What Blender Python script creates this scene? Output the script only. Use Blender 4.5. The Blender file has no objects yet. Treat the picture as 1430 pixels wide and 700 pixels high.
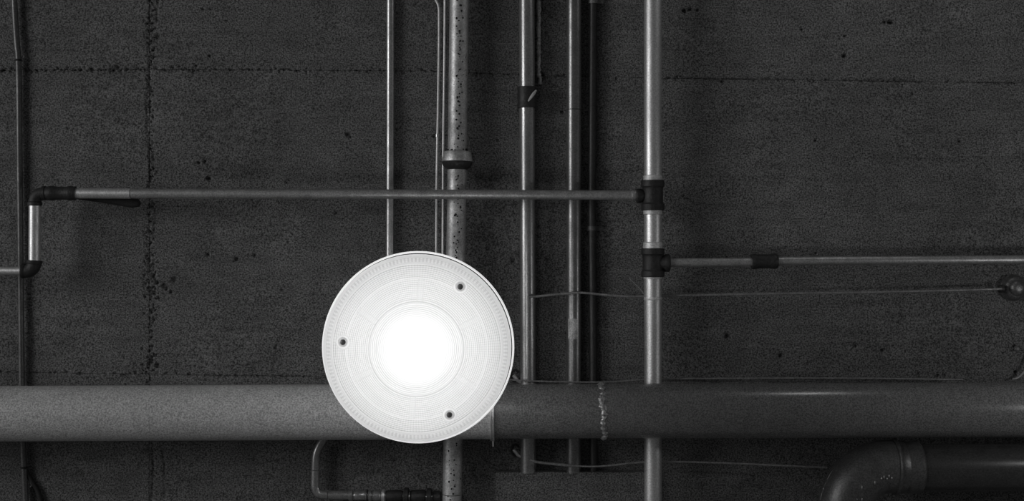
import bpy, math, random
import numpy as np
from mathutils import Vector, Matrix

# ---------------------------------------------------------------- camera / world / lights
sc = bpy.context.scene
C = sc.collection
F = 1818.0                       # focal length in pixels of the 1430 px wide frame
CAM_Z = 1.0                      # the camera looks straight up at the ceiling
CEIL = 4.0                       # distance camera -> ceiling

cam_d = bpy.data.cameras.new('camera')
cam_d.sensor_fit = 'HORIZONTAL'
cam_d.sensor_width = 36.0
cam_d.lens = 36.0 * F / 1430.0
cam_d.clip_start = 0.05
cam = bpy.data.objects.new('camera', cam_d)
C.objects.link(cam)
cam.location = (0, 0, CAM_Z)
cam.rotation_euler = (math.pi, 0, 0)      # image right = +X, image down = +Y, view = +Z
sc.camera = cam

vs = sc.view_settings
vs.view_transform = 'Standard'
vs.look = 'None'
vs.gamma = 1.0
vs.use_curve_mapping = False
vs.exposure = 0.0

world = bpy.data.worlds.new('hall_ambient')
sc.world = world
world.use_nodes = True
bg = world.node_tree.nodes['Background']
bg.inputs[0].default_value = (1, 1, 1, 1)
bg.inputs[1].default_value = 0.053

def P(px, py, d):
    """point seen at pixel (px, py) of the frame, d metres above the camera"""
    return Vector(((px - 715.0) * d / F, (py - 350.0) * d / F, CAM_Z + d))

def hall_lamp(name, loc, power, radius):
    l = bpy.data.lights.new(name, 'POINT')
    l.energy = power
    l.shadow_soft_size = radius
    o = bpy.data.objects.new(name, l)
    o.location = loc
    C.objects.link(o)
    return o

# the other lamps of the hall, out of the frame
hall_lamp('hall_lamp_light', (-6.6, -1.3, CAM_Z + 0.0), 600, 1.8)
hall_lamp('hall_lamp_light', (1.90, 0.23, CAM_Z + 3.05), 5.0, 0.04)
hall_lamp('hall_lamp_light', (1.22, -1.25, CAM_Z + 3.50), 2.6, 0.04)

# ---------------------------------------------------------------- materials
def new_mat(name):
    m = bpy.data.materials.new(name)
    m.use_nodes = True
    nt = m.node_tree
    return m, nt, nt.nodes['Principled BSDF']

def N(nt, kind, **kw):
    n = nt.nodes.new(kind)
    for k, v in kw.items():
        if k in ('blend_type', 'data_type', 'operation', 'feature', 'attribute_name', 'noise_dimensions', 'use_clamp'):
            setattr(n, k, v)
        else:
            n.inputs[k].default_value = v
    return n

def ramp(nt, fac, stops):
    r = nt.nodes.new('ShaderNodeValToRGB')
    el = r.color_ramp.elements
    while len(el) < len(stops):
        el.new(0.5)
    for e, (p, c) in zip(el, stops):
        e.position = p
        e.color = (c, c, c, 1)
    nt.links.new(fac, r.inputs[0])
    return r.outputs[0]

def mul(nt, a, b):
    m = nt.nodes.new('ShaderNodeMix')
    m.data_type = 'RGBA'
    m.blend_type = 'MULTIPLY'
    m.inputs[0].default_value = 1.0
    nt.links.new(a, m.inputs[6])
    nt.links.new(b, m.inputs[7])
    return m.outputs[2]

def metal_mat(name, base, rough, metallic, speck=0.25, wear=0.2, scale=1.0, bump=0.15, stretch=(1, 1, 1)):
    m, nt, b = new_mat(name)
    tc = nt.nodes.new('ShaderNodeTexCoord')
    mp = nt.nodes.new('ShaderNodeMapping')
    mp.inputs['Scale'].default_value = stretch
    nt.links.new(tc.outputs['Object'], mp.inputs[0])
    n1 = N(nt, 'ShaderNodeTexNoise', Scale=230.0 * scale, Detail=2.0, Roughness=0.7)
    n2 = N(nt, 'ShaderNodeTexNoise', Scale=22.0 * scale, Detail=5.0, Roughness=0.65)
    nt.links.new(tc.outputs['Object'], n1.inputs[0])
    nt.links.new(mp.outputs[0], n2.inputs[0])
    c1 = ramp(nt, n1.outputs[0], [(0.36, base * (1 - speck)), (0.64, base * (1 + speck))])
    c2 = ramp(nt, n2.outputs[0], [(0.35, 1 - wear), (0.62, 1.0)])
    nt.links.new(mul(nt, c1, c2), b.inputs['Base Color'])
    b.inputs['Metallic'].default_value = metallic
    rr = ramp(nt, n2.outputs[0], [(0.3, min(1, rough * 1.2)), (0.7, rough * 0.88)])
    nt.links.new(rr, b.inputs['Roughness'])
    bp = N(nt, 'ShaderNodeBump', Strength=bump, Distance=0.002)
    nt.links.new(n1.outputs[0], bp.inputs['Height'])
    nt.links.new(bp.outputs[0], b.inputs['Normal'])
    return m

M = {}
M['galv'] = metal_mat('galvanized_steel', 0.84, 0.43, 0.85, 0.18, 0.3, 1.0, 0.10, (1, 0.15, 1))
M['galv_band'] = metal_mat('zinc_thread_band', 0.75, 0.5, 0.5, 0.2, 0.2)
M['conduit'] = metal_mat('conduit_steel', 0.58, 0.34, 0.8, 0.2, 0.3, 1.0, 0.1)
M['branch'] = metal_mat('dull_branch_steel', 0.48, 0.42, 0.7, 0.25, 0.3, 1.0, 0.12)
M['drain'] = metal_mat('painted_drain_steel', 0.44, 0.30, 0.75, 0.22, 0.35, 1.0, 0.15, (1, 0.2, 1))
M['drain_dark'] = metal_mat('dark_painted_steel', 0.26, 0.32, 0.7, 0.25, 0.3, 1.0, 0.12)
M['gas'] = metal_mat('pitted_steel', 0.62, 0.50, 0.7, 0.22, 0.4, 1.0, 0.2)
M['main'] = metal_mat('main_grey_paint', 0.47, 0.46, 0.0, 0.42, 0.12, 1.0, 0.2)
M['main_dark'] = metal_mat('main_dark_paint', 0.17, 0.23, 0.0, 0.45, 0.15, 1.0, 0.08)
M['under_pipe'] = metal_mat('dark_under_pipe_paint', 0.05, 0.25, 0.0, 0.3, 0.2, 1.0, 0.05)
M['ribbed'] = metal_mat('black_ribbed_sheath', 0.05, 0.45, 0.2, 0.3, 0.2)
M['elbow'] = metal_mat('cast_elbow_iron', 0.15, 0.36, 0.5, 0.3, 0.3, 1.0, 0.35)
M['iron'] = metal_mat('black_malleable_iron', 0.022, 0.55, 0.0, 0.4, 0.3, 0.8, 0.5)
M['conduit_dark'] = metal_mat('weathered_conduit', 0.13, 0.42, 0.5, 0.3, 0.3)
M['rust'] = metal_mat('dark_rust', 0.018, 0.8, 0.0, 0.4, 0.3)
M['wire'] = metal_mat('grey_wire', 0.30, 0.45, 0.3, 0.3, 0.4)
M['wire_bright'] = metal_mat('pale_cable_jacket', 0.85, 0.4, 0.3, 0.15, 0.1)
M['wire_dark'] = metal_mat('dark_wire', 0.14, 0.5, 0.2, 0.3, 0.4)
M['mortar'] = metal_mat('dried_mortar', 0.34, 0.9, 0.0, 0.4, 0.3, 0.6, 0.5)
M['weld'] = metal_mat('weld_bead', 0.60, 0.40, 0.6, 0.5, 0.5, 0.8, 0.6)
M['paint'] = metal_mat('pale_paint', 0.55, 0.6, 0.0, 0.2, 0.2)
M['sticker'] = metal_mat('worn_sticker', 0.6, 0.5, 0.0, 0.4, 0.5, 1.4, 0.1)
M['screw'] = metal_mat('screw_steel', 0.35, 0.5, 0.6, 0.2, 0.2)
M['housing'] = metal_mat('lamp_housing_aluminium', 0.5, 0.4, 0.8, 0.1, 0.1)

M['main_dark'].node_tree.nodes['Principled BSDF'].inputs['Specular IOR Level'].default_value = 0.9

def concrete_mat():
    m, nt, b = new_mat('cast_concrete')
    tc = nt.nodes.new('ShaderNodeTexCoord')
    ob = tc.outputs['Object']
    mp = nt.nodes.new('ShaderNodeMapping')
    mp.inputs['Scale'].default_value = (3.0, 34.0, 1.0)
    nt.links.new(ob, mp.inputs[0])
    big = N(nt, 'ShaderNodeTexNoise', Scale=1.7, Detail=5.0, Roughness=0.6)
    mid = N(nt, 'ShaderNodeTexNoise', Scale=13.0, Detail=6.0, Roughness=0.65)
    fine = N(nt, 'ShaderNodeTexNoise', Scale=210.0, Detail=2.0, Roughness=0.8)
    streak = N(nt, 'ShaderNodeTexNoise', Scale=1.0, Detail=6.0, Roughness=0.7)
    for n in (big, mid, fine):
        nt.links.new(ob, n.inputs[0])
    nt.links.new(mp.outputs[0], streak.inputs[0])
    c = ramp(nt, fine.outputs[0], [(0.36, 0.03), (0.64, 0.245)])
    c = mul(nt, c, ramp(nt, big.outputs[0], [(0.33, 0.80), (0.67, 1.1)]))
    c = mul(nt, c, ramp(nt, mid.outputs[0], [(0.32, 0.78), (0.62, 1.04)]))
    c = mul(nt, c, ramp(nt, streak.outputs[0], [(0.30, 0.78), (0.55, 1.02)]))
    nt.links.new(c, b.inputs['Base Color'])
    b.inputs['Roughness'].default_value = 0.9
    b.inputs['Specular IOR Level'].default_value = 0.2
    # pinholes and sand relief
    vor = N(nt, 'ShaderNodeTexVoronoi', Scale=42.0)
    nt.links.new(ob, vor.inputs[0])
    pin = ramp(nt, vor.outputs['Distance'], [(0.03, 0.0), (0.10, 1.0)])
    bp1 = N(nt, 'ShaderNodeBump', Strength=0.35, Distance=0.003)
    nt.links.new(fine.outputs[0], bp1.inputs['Height'])
    bp2 = N(nt, 'ShaderNodeBump', Strength=0.4, Distance=0.004)
    nt.links.new(mid.outputs[0], bp2.inputs['Height'])
    nt.links.new(bp1.outputs[0], bp2.inputs['Normal'])
    bp3 = N(nt, 'ShaderNodeBump', Strength=0.3, Distance=0.003)
    nt.links.new(pin, bp3.inputs['Height'])
    nt.links.new(bp2.outputs[0], bp3.inputs['Normal'])
    nt.links.new(bp3.outputs[0], b.inputs['Normal'])
    return m
M['concrete'] = concrete_mat()

# ---------------------------------------------------------------- mesh helpers
class MB:
    """collects geometry for one mesh object"""
    def __init__(self):
        self.v, self.f = [], []
    def add(self, verts, faces):
        k = len(self.v)
        self.v += [Vector(p) for p in verts]
        self.f += [[i + k for i in f] for f in faces]
        return self
    def frames(self, pts):
        out = []
        n = len(pts)
        t0 = (pts[1] - pts[0]).normalized()
        a = Vector((0, 0, 1)) if abs(t0.z) < 0.9 else Vector((1, 0, 0))
        u = t0.cross(a).normalized()
        for i in range(n):
            t = (pts[min(i + 1, n - 1)] - pts[max(i - 1, 0)]).normalized()
            u = (u - t * u.dot(t)).normalized()
            out.append((u, t.cross(u)))
        return out
    def tube(self, pts, r, seg=24, cap=True):
        pts = [Vector(p) for p in pts]
        rs = list(r) if hasattr(r, '__len__') else [r] * len(pts)
        vs, fs = [], []
        for (p, rr, (u, w)) in zip(pts, rs, self.frames(pts)):
            for k in range(seg):
                a = 2 * math.pi * k / seg
                vs.append(p + u * (rr * math.cos(a)) + w * (rr * math.sin(a)))
        for i in range(len(pts) - 1):
            for k in range(seg):
                k2 = (k + 1) % seg
                fs.append([i * seg + k, i * seg + k2, (i + 1) * seg + k2, (i + 1) * seg + k])
        if cap:
            fs.append(list(range(seg))[::-1])
            e = (len(pts) - 1) * seg
            fs.append([e + k for k in range(seg)])
        return self.add(vs, fs)
    def lathe(self, a, b, prof, seg=32):
        """profile [(t 0..1 along a->b, radius)]"""
        a, b = Vector(a), Vector(b)
        t = (b - a).normalized()
        h = Vector((0, 0, 1)) if abs(t.z) < 0.9 else Vector((1, 0, 0))
        u = t.cross(h).normalized()
        w = t.cross(u)
        vs, fs = [], []
        for (s, rr) in prof:
            p = a + (b - a) * s
            for k in range(seg):
                an = 2 * math.pi * k / seg
                vs.append(p + u * (rr * math.cos(an)) + w * (rr * math.sin(an)))
        n = len(prof)
        for i in range(n - 1):
            for k in range(seg):
                k2 = (k + 1) % seg
                fs.append([i * seg + k, i * seg + k2, (i + 1) * seg + k2, (i + 1) * seg + k])
        fs.append(list(range(seg))[::-1])
        fs.append([(n - 1) * seg + k for k in range(seg)])
        return self.add(vs, fs)
    def blob(self, c, rx, ry, rz, seg=8, rings=5):
        c = Vector(c)
        vs = [c + Vector((0, 0, -rz))]
        for i in range(1, rings):
            ph = math.pi * i / rings
            for k in range(seg):
                a = 2 * math.pi * k / seg
                vs.append(c + Vector((rx * math.sin(ph) * math.cos(a), ry * math.sin(ph) * math.sin(a), -rz * math.cos(ph))))
        vs.append(c + Vector((0, 0, rz)))
        fs = [[0, 1 + (k + 1) % seg, 1 + k] for k in range(seg)]
        for i in range(rings - 2):
            for k in range(seg):
                k2 = (k + 1) % seg
                fs.append([1 + i * seg + k, 1 + i * seg + k2, 1 + (i + 1) * seg + k2, 1 + (i + 1) * seg + k])
        e = len(vs) - 1
        fs += [[e, 1 + (rings - 2) * seg + k, 1 + (rings - 2) * seg + (k + 1) % seg] for k in range(seg)]
        return self.add(vs, fs)
    def box(self, lo, hi):
        x0, y0, z0 = lo
        x1, y1, z1 = hi
        v = [(x0, y0, z0), (x1, y0, z0), (x1, y1, z0), (x0, y1, z0), (x0, y0, z1), (x1, y0, z1), (x1, y1, z1), (x0, y1, z1)]
        f = [[0, 3, 2, 1], [4, 5, 6, 7], [0, 1, 5, 4], [1, 2, 6, 5], [2, 3, 7, 6], [3, 0, 4, 7]]
        return self.add(v, f)
    def build(self, name, mat, parent=None, smooth=40, origin=None):
        org = Vector(origin) if origin is not None else (world_loc(parent) if parent else Vector((0, 0, 0)))
        me = bpy.data.meshes.new(name)
        me.from_pydata([tuple(p - org) for p in self.v], [], self.f)
        if smooth:
            me.polygons.foreach_set('use_smooth', [True] * len(me.polygons))
            me.set_sharp_from_angle(angle=math.radians(smooth))
        me.materials.append(M[mat] if isinstance(mat, str) else mat)
        me.update()
        o = bpy.data.objects.new(name, me)
        C.objects.link(o)
        if parent:
            o.parent = parent
            o.location = org - world_loc(parent)
        else:
            o.location = org
        return o

def world_loc(o):
    v = Vector((0, 0, 0))
    while o is not None:
        v += Vector(o.location)
        o = o.parent
    return v

def tag(o, label, cat, group=None):
    o['label'] = label
    o['category'] = cat
    if group:
        o['group'] = group
    return o

def thing(name, loc, label, cat, group=None):
    o = bpy.data.objects.new(name, None)
    o.empty_display_size = 0.05
    C.objects.link(o)
    o.location = loc
    return tag(o, label, cat, group)

def spline(pts, n=8):
    """Catmull-Rom through pts"""
    pts = [Vector(p) for p in pts]
    q = [pts[0] * 2 - pts[1]] + pts + [pts[-1] * 2 - pts[-2]]
    out = []
    for i in range(1, len(q) - 2):
        for k in range(n):
            t = k / n
            a, b, c, d = q[i - 1], q[i], q[i + 1], q[i + 2]
            out.append(0.5 * ((2 * b) + (c - a) * t + (2 * a - 5 * b + 4 * c - d) * t * t + (3 * b - a - 3 * c + d) * t ** 3))
    out.append(pts[-1])
    return out

def S(d):
    return d / F          # metres per pixel at distance d

def pxs(pts, d):
    return [P(x, y, d) for x, y in pts]

rng = random.Random(7)
nrng = np.random.default_rng(11)

# ---------------------------------------------------------------- ceiling
def vnoise(x, y, scale, seed):
    g = np.random.default_rng(seed).random((256, 256))
    x = x / scale + 1000.0
    y = y / scale + 1000.0
    xi, yi = np.floor(x).astype(int), np.floor(y).astype(int)
    fx, fy = x - xi, y - yi
    fx = fx * fx * (3 - 2 * fx)
    fy = fy * fy * (3 - 2 * fy)
    a = g[yi % 256, xi % 256]; b = g[yi % 256, (xi + 1) % 256]
    c = g[(yi + 1) % 256, xi % 256]; d = g[(yi + 1) % 256, (xi + 1) % 256]
    return (a * (1 - fx) + b * fx) * (1 - fy) + (c * (1 - fx) + d * fx) * fy

def seam_top(x):
    return np.interp(x, [-900, 0, 280, 600, 760, 930, 1430, 2400], [98, 98, 97, 99, 106, 109, 116, 128])
def seam_low(x):
    return np.interp(x, [-900, 0, 160, 420, 2400], [516, 520, 522, 526, 548])
SEAM_X = 208.0

pits = []          # (px, py, rx, ry, depth m)
def pit(x, y, r, dep, ry=None):
    pits.append((x, y, r, ry or r, dep))
# crumbled vertical joint
for _ in range(760):
    y = nrng.uniform(-10, 545)
    dens = 0.35 + 0.9 * math.exp(-((y - 400) / 55) ** 2) + 0.6 * math.exp(-((y - 45) / 30) ** 2) + 0.7 * math.exp(-((y - 505) / 22) ** 2) + 0.3 * math.exp(-((y - 150) / 40) ** 2)
    if nrng.random() < dens:
        w = 2.2 + 5.0 * max(0, dens - 0.4)
        off = 5 * math.sin(y / 31.0) + 3 * math.sin(y / 11.0 + 1)
        r = nrng.uniform(0.8, 1.7)
        pit(SEAM_X + 2 + 0.5 * off + nrng.normal(0, w), y, r, nrng.uniform(0.004, 0.011))
for x, y, r in [(232, 402, 4.2), (243, 392, 5), (228, 400, 4), (215, 410, 4), (238, 408, 3.5), (214, 385, 3.5), (219, 395, 3.5), (211, 505, 4), (220, 511, 3.5), (209, 365, 3)]:
    pit(x, y, r * 0.8, 0.011)
# crumbled horizontal joint
for _ in range(760):
    x = nrng.uniform(-10, 1440)
    dens = 0.08 + 0.9 * (x < 285) + 0.55 * (285 < x < 600) + 0.3 * (600 < x < 790) + 0.35 * (930 < x < 990) + 0.15 * (x > 1100)
    if nrng.random() < dens:
        pit(x, float(seam_top(x)) + nrng.normal(0, 1.8), nrng.uniform(0.9, 2.0), nrng.uniform(0.003, 0.009), nrng.uniform(0.9, 1.5))
for _ in range(120):
    x = nrng.uniform(-10, 445)
    if nrng.random() < 0.5:
        pit(x, float(seam_low(x)) + nrng.normal(0, 1.2), nrng.uniform(1.3, 2.2), nrng.uniform(0.003, 0.007))
for x, y, r in [(165, 94, 3), (158, 98, 3), (128, 97, 3), (113, 97, 2.5), (36, 97, 3), (6, 98, 3)]:
    pit(x, y, r, 0.010)
# blow holes
for x, y, r in [(485, 188, 4.5), (490, 191, 3), (468, 297, 3.4), (290, 355, 3.6), (297, 352, 2.6), (330, 362, 4), (326, 366, 2.6), (355, 357, 3.2), (695, 195, 3.4),
                (696, 202, 1.8), (757, 103, 5), (755, 112, 3), (285, 225, 3.4), (291, 250, 4), (277, 227, 3), (716, 364, 3.5), (765, 360, 4.5), (757, 355, 3),
                (955, 15, 4.5), (963, 13, 4), (974, 14, 3), (1139, 196, 3.4), (1258, 204, 2.4), (1340, 197, 3.4), (1244, 31, 5), (1235, 31, 3), (1120, 41, 3),
                (1180, 78, 4.5), (1180, 50, 3.2), (1008, 114, 3), (1275, 130, 3), (394, 405, 2.6), (397, 399, 2.2), (385, 485, 2.4), (382, 510, 2), (283, 12, 2.6), (294, 13, 2.4),
                (292, 78, 3), (95, 180, 2.4), (145, 232, 2), (606, 190, 3), (785, 156, 3.2), (900, 300, 2), (1015, 470, 5), (1090, 497, 4), (1310, 525, 3.5), (1283, 522, 3),
                (1419, 520, 4), (1418, 484, 3.2), (1392, 372, 2.5), (1320, 525, 2.5), (1195, 484, 3), (1232, 490, 3), (1015, 360, 2.2), (1140, 354, 2.2), (470, 430, 2), (400, 255, 2.6), (404, 252, 2.4)]:
    pit(x, y, r * 0.72, 0.0032 * r, r * 0.6)
for _ in range(420):
    x, y = nrng.uniform(-150, 1580), nrng.uniform(-100, 800)
    r = nrng.uniform(0.9, 1.7)
    pit(x, y, r, nrng.uniform(0.002, 0.005))
# hair cracks
def crack(pts, dep=0.006, r=1.25):
    for (a, b) in zip(pts[:-1], pts[1:]):
        L = math.hypot(b[0] - a[0], b[1] - a[1])
        n = max(2, int(L / 1.5))
        for k in range(n):
            t = k / n
            pit(a[0] + (b[0] - a[0]) * t + nrng.normal(0, 0.7), a[1] + (b[1] - a[1]) * t + nrng.normal(0, 0.7), r, dep * nrng.uniform(0.4, 1))
crack([(209, -5), (207, 60), (209, 130), (204, 145), (208, 200), (210, 255), (217, 300), (215, 335), (207, 345), (212, 380)])
crack([(221, 0), (218, 30), (210, 40)])
crack([(700, 108), (760, 109), (790, 106)], 0.005)
crack([(765, 40), (770, 60), (764, 100), (758, 112)], 0.004)
crack([(388, 475), (383, 505), (381, 522)], 0.005)
crack([(300, 300), (330, 297), (420, 299)], 0.003)
crack([(650, 306), (560, 306)], 0.004)
crack([(440, 395), (438, 440)], 0.004)
crack([(703, 417), (728, 416)], 0.006, 1.6)
crack([(930, 109), (1040, 110), (1110, 111)], 0.007, 1.4)
crack([(1180, 112), (1290, 114)], 0.008, 1.6)
crack([(1340, 115), (1425, 117)], 0.006, 1.4)
crack([(148, 305), (150, 318), (147, 330)], 0.003)
crack([(65, 300), (110, 294)], 0.003)
crack([(222, 540), (212, 620), (214, 660), (212, 705)], 0.007, 1.6)
crack([(226, 620), (230, 650), (229, 705)], 0.005, 1.4)

x_edges = np.unique(np.concatenate([np.linspace(-2000, -160, 24), np.arange(-160, 1591, 1.5), np.linspace(1592, 3400, 24), [SEAM_X - 0.3, SEAM_X + 0.3]]))

def panel(name, x0, x1, ylo, yhi, nv, parent):
    """one cast field of the ceiling; ylo / yhi functions of px"""
    xs = x_edges[(x_edges >= x0) & (x_edges <= x1)]
    v = np.asarray(nv)
    lo, hi = ylo(xs), yhi(xs)
    X = np.repeat(xs[None, :], len(v), 0)
    Y = lo[None, :] + v[:, None] * (hi - lo)[None, :]
    D = np.zeros_like(X)
    D += 0.004 * (vnoise(X, Y, 160, 3) - 0.5) + 0.0022 * (vnoise(X, Y, 37, 4) - 0.5) + 0.0011 * (vnoise(X, Y, 9, 5) - 0.5)
    Dp = np.zeros_like(X)
    WOB = vnoise(X, Y, 3.0, 21)
    for (px, py, rx, ry, dep) in pits:
        i0, i1 = np.searchsorted(xs, px - rx * 1.6), np.searchsorted(xs, px + rx * 1.6)
        if i1 <= i0 or i0 >= len(xs):
            continue
        yy = Y[:, i0]
        j0, j1 = np.searchsorted(yy, py - ry * 1.6), np.searchsorted(yy, py + ry * 1.6)
        if j1 <= j0:
            continue
        sx, sy = X[j0:j1, i0:i1], Y[j0:j1, i0:i1]
        q = np.sqrt(((sx - px) / rx) ** 2 + ((sy - py) / ry) ** 2)
        if rx > 1.6:
            q = q + 0.9 * (WOB[j0:j1, i0:i1] - 0.5)
        w = np.clip(1.45 - q, 0, 1)
        Dp[j0:j1, i0:i1] = np.maximum(Dp[j0:j1, i0:i1], dep * w * w * (3 - 2 * w))
    D += Dp
    s = CEIL / F
    ny, nx = X.shape
    co = np.stack([(X - 715) * s, (Y - 350) * s, D], -1).reshape(-1, 3)
    idx = np.arange(ny * nx).reshape(ny, nx)
    quads = np.stack([idx[:-1, :-1], idx[1:, :-1], idx[1:, 1:], idx[:-1, 1:]], -1).reshape(-1, 4)
    # side walls of the field down to the slab
    ring = np.concatenate([idx[0, :], idx[1:, -1], idx[-1, -2::-1], idx[-2:0:-1, 0]])
    skirt = co[ring].copy()
    skirt[:, 2] = 0.03
    k = len(co)
    r2 = np.arange(k, k + len(ring))
    walls = np.stack([ring, np.roll(ring, -1), np.roll(r2, -1), r2], -1)
    co = np.concatenate([co, skirt])
    quads = np.concatenate([quads, walls])
    me = bpy.data.meshes.new(name)
    me.vertices.add(len(co))
    me.vertices.foreach_set('co', co.astype(np.float32).ravel())
    me.loops.add(quads.size)
    me.loops.foreach_set('vertex_index', quads.astype(np.int32).ravel())
    me.polygons.add(len(quads))
    me.polygons.foreach_set('loop_start', np.arange(0, quads.size, 4, dtype=np.int32))
    me.polygons.foreach_set('use_smooth', np.ones(len(quads), dtype=bool))
    me.update(calc_edges=True)
    me.validate()
    me.set_sharp_from_angle(angle=math.radians(70))
    me.materials.append(M['concrete'])
    o = bpy.data.objects.new(name, me)
    C.objects.link(o)
    o.parent = parent
    return o

m = MB()
m.box((-4.6, -3.3, CAM_Z + CEIL + 0.03), (4.6, 3.3, CAM_Z + CEIL + 0.25))
ceiling = m.build('ceiling', 'concrete', None, 0, origin=(0, 0, CAM_Z + CEIL))
ceiling['kind'] = 'structure'
ceiling['label'] = 'dark grey cast concrete ceiling with crumbled joints and blow holes'

G = 0.22
v_top = np.concatenate([np.linspace(0, 0.86, 10), np.linspace(0.87, 1, 120)])
v_mid = np.linspace(0, 1, 284)
v_low = np.concatenate([np.linspace(0, 0.18, 150), np.linspace(0.19, 1, 14)])
for (xa, xb) in ((-2000, SEAM_X - 0.25), (SEAM_X + 0.25, 3400)):
    panel('concrete_panel', xa, xb, lambda x: np.full_like(x, -1200.0), lambda x: seam_top(x) - G, v_top, ceiling)
    panel('concrete_panel', xa, xb, lambda x: seam_top(x) + G, lambda x: seam_low(x) - G, v_mid, ceiling)
    panel('concrete_panel', xa, xb, lambda x: seam_low(x) + G, lambda x: np.full_like(x, 1800.0), v_low, ceiling)
# shallow soffit step that swallows three of the pipes
m = MB()
a, b = P(692, 660, 3.952), P(903, 1000, 3.952)
m.box((a.x, a.y, a.z), (b.x, b.y, CAM_Z + CEIL + 0.02))
m.build('soffit_step', 'concrete', ceiling, 0)

# ---------------------------------------------------------------- main pipe (horizontal, thick)
DM = 3.78
sM = S(DM)
def main_y(x):
    return float(np.interp(x, [-600, 0, 850, 1430, 2100], [580, 578, 574, 573, 572]))
rM = 38.5 * sM
t = thing('main_pipe', P(688, main_y(688), DM), 'thick grey painted pipe running across the frame behind the round lamp', 'pipe')
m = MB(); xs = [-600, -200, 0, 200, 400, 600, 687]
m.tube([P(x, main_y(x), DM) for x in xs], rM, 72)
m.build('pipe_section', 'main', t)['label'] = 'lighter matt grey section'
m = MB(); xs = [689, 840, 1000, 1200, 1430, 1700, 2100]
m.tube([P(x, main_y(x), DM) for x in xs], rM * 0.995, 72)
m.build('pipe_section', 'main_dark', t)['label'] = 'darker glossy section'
# weld bead, uneven ring at x ~ 843
m = MB()
c = P(842, main_y(842), DM)
seg, prof = 180, 6
vs_, fs_ = [], []
for k in range(seg):
    an = 2 * math.pi * k / seg
    wob = 0.006 * math.sin(an * 1.0 + 0.8) + 0.0028 * math.sin(an * 7.0) + rng.uniform(-0.0015, 0.0015)
    rr = rM - 0.001
    bw = 0.0085 + 0.0022 * math.sin(an * 23) + rng.uniform(-0.002, 0.002)
    bh = 0.0045 + 0.0016 * math.sin(an * 31 + 1) + rng.uniform(-0.0014, 0.0014)
    for j in range(prof):
        u_ = j / (prof - 1) * 2 - 1
        h = rr + bh * (1 - u_ * u_)
        vs_.append(c + Vector((wob + bw * u_, h * math.cos(an), h * math.sin(an))))
for k in range(seg):
    for j in range(prof - 1):
        k2 = (k + 1) % seg
        fs_.append([k * prof + j, k * prof + j + 1, k2 * prof + j + 1, k2 * prof + j])
m.add(vs_, fs_)
m.build('weld_bead', 'weld', t, 180)
# band hanger at the pipe joint
m = MB()
c = P(688, main_y(688), DM)
w = 2.6 * sM
for (dx, hw, rr) in ((0, w, 0.0022), (-2.0 * sM, 0.9 * sM, 0.0045), (1.6 * sM, 0.9 * sM, 0.005)):
    m.lathe(c + Vector((dx - hw, 0, 0)), c + Vector((dx + hw, 0, 0)), [(0, rM + 0.0002), (0.0, rM + rr), (0.25, rM + rr + 0.0008), (0.75, rM + rr + 0.0008), (1, rM + rr), (1, rM + 0.0002)], 72)
hg = m.build('band_hanger', 'galv', t)
m = MB()
e = c + Vector((0.6 * sM, rM + 0.002, 0.0))
m.tube([e, e + Vector((0, 10 * sM, 0.004))], [1.6 * sM, 0.9 * sM], 12)
m.build('bolt', 'galv', hg)
m = MB()
m.tube([c + Vector((0, 0, rM)), Vector((c.x, c.y, CAM_Z + CEIL + 0.01))], 0.006, 12)
m.build('hanger_rod', 'galv', hg)

# ---------------------------------------------------------------- galvanized riser with two tees (x ~ 911)
DR = 3.895
sR = S(DR)
rR = 12.2 * sR
def rx_(y):
    return float(np.interp(y, [-300, 0, 260, 700, 1000], [911.5, 911.5, 911.5, 912.0, 912.5]))
riser = thing('galvanized_pipe', P(911.5, 270, DR), 'bright galvanized vertical pipe carrying two black tee fittings', 'pipe')
for (ya, yb) in ((-300, 256), (290, 350), (384, 1000)):
    m = MB()
    n = max(2, int((yb - ya) / 60))
    m.tube([P(rx_(ya + (yb - ya) * k / n), ya + (yb - ya) * k / n, DR) for k in range(n + 1)], rR, 40)
    m.build('pipe_section', 'galv', riser)
for (ya, yb, r) in ((245, 253, 13.0), (292, 300, 13.2), (338, 348, 13.4), (386, 390, 12.8), (415, 419, 12.5)):
    m = MB()
    m.lathe(P(rx_(ya), ya, DR), P(rx_(yb), yb, DR), [(0, rR), (0.1, r * sR), (0.9, r * sR), (1, rR)], 40)
    m.build('thread_band', 'galv_band', riser)
def tee(y0, y1, side, xh, rh):
    m = MB()
    a, b = P(rx_(y0), y0, DR), P(rx_(y1), y1, DR)
    r1, r0 = 16.4 * sR, 14.3 * sR
    m.lathe(a, b, [(0, r1 - 0.002), (0.02, r1), (0.2, r1), (0.24, r0 + 0.001), (0.3, r0), (0.7, r0), (0.76, r0 + 0.001), (0.8, r1), (0.98, r1), (1, r1 - 0.002)], 40)
    body = m.build('tee_fitting', 'iron', riser)
    ym = (y0 + y1) / 2 + 0.5
    m = MB()
    p0 = P(911.5, ym, DR); p1 = P(xh, ym, DR)
    L = (p1 - p0).length
    m.lathe(p0, p1, [(0, rh * 0.85), (1 - 0.018 / L, rh * 0.88), (1 - 0.014 / L, rh), (1 - 0.003 / L, rh), (1, rh - 0.003)], 32)
    m.build('side_outlet', 'iron', body)
tee(252, 294, -1, 888.5, 10.2 * sR)
tee(347, 387, 1, 935.5, 12.5 * sR)
# bent tie wire end beside the lower tee
m = MB()
m.tube(spline(pxs([(879, 389), (886, 396), (895, 405), (899, 411)], 3.93)), 0.0013, 8)
tag(m.build('tie_wire', 'wire', None, 60, origin=P(899, 411, 3.93)), 'short thin wire end poking out left of the pipe under the lower tee', 'wire')

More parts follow.
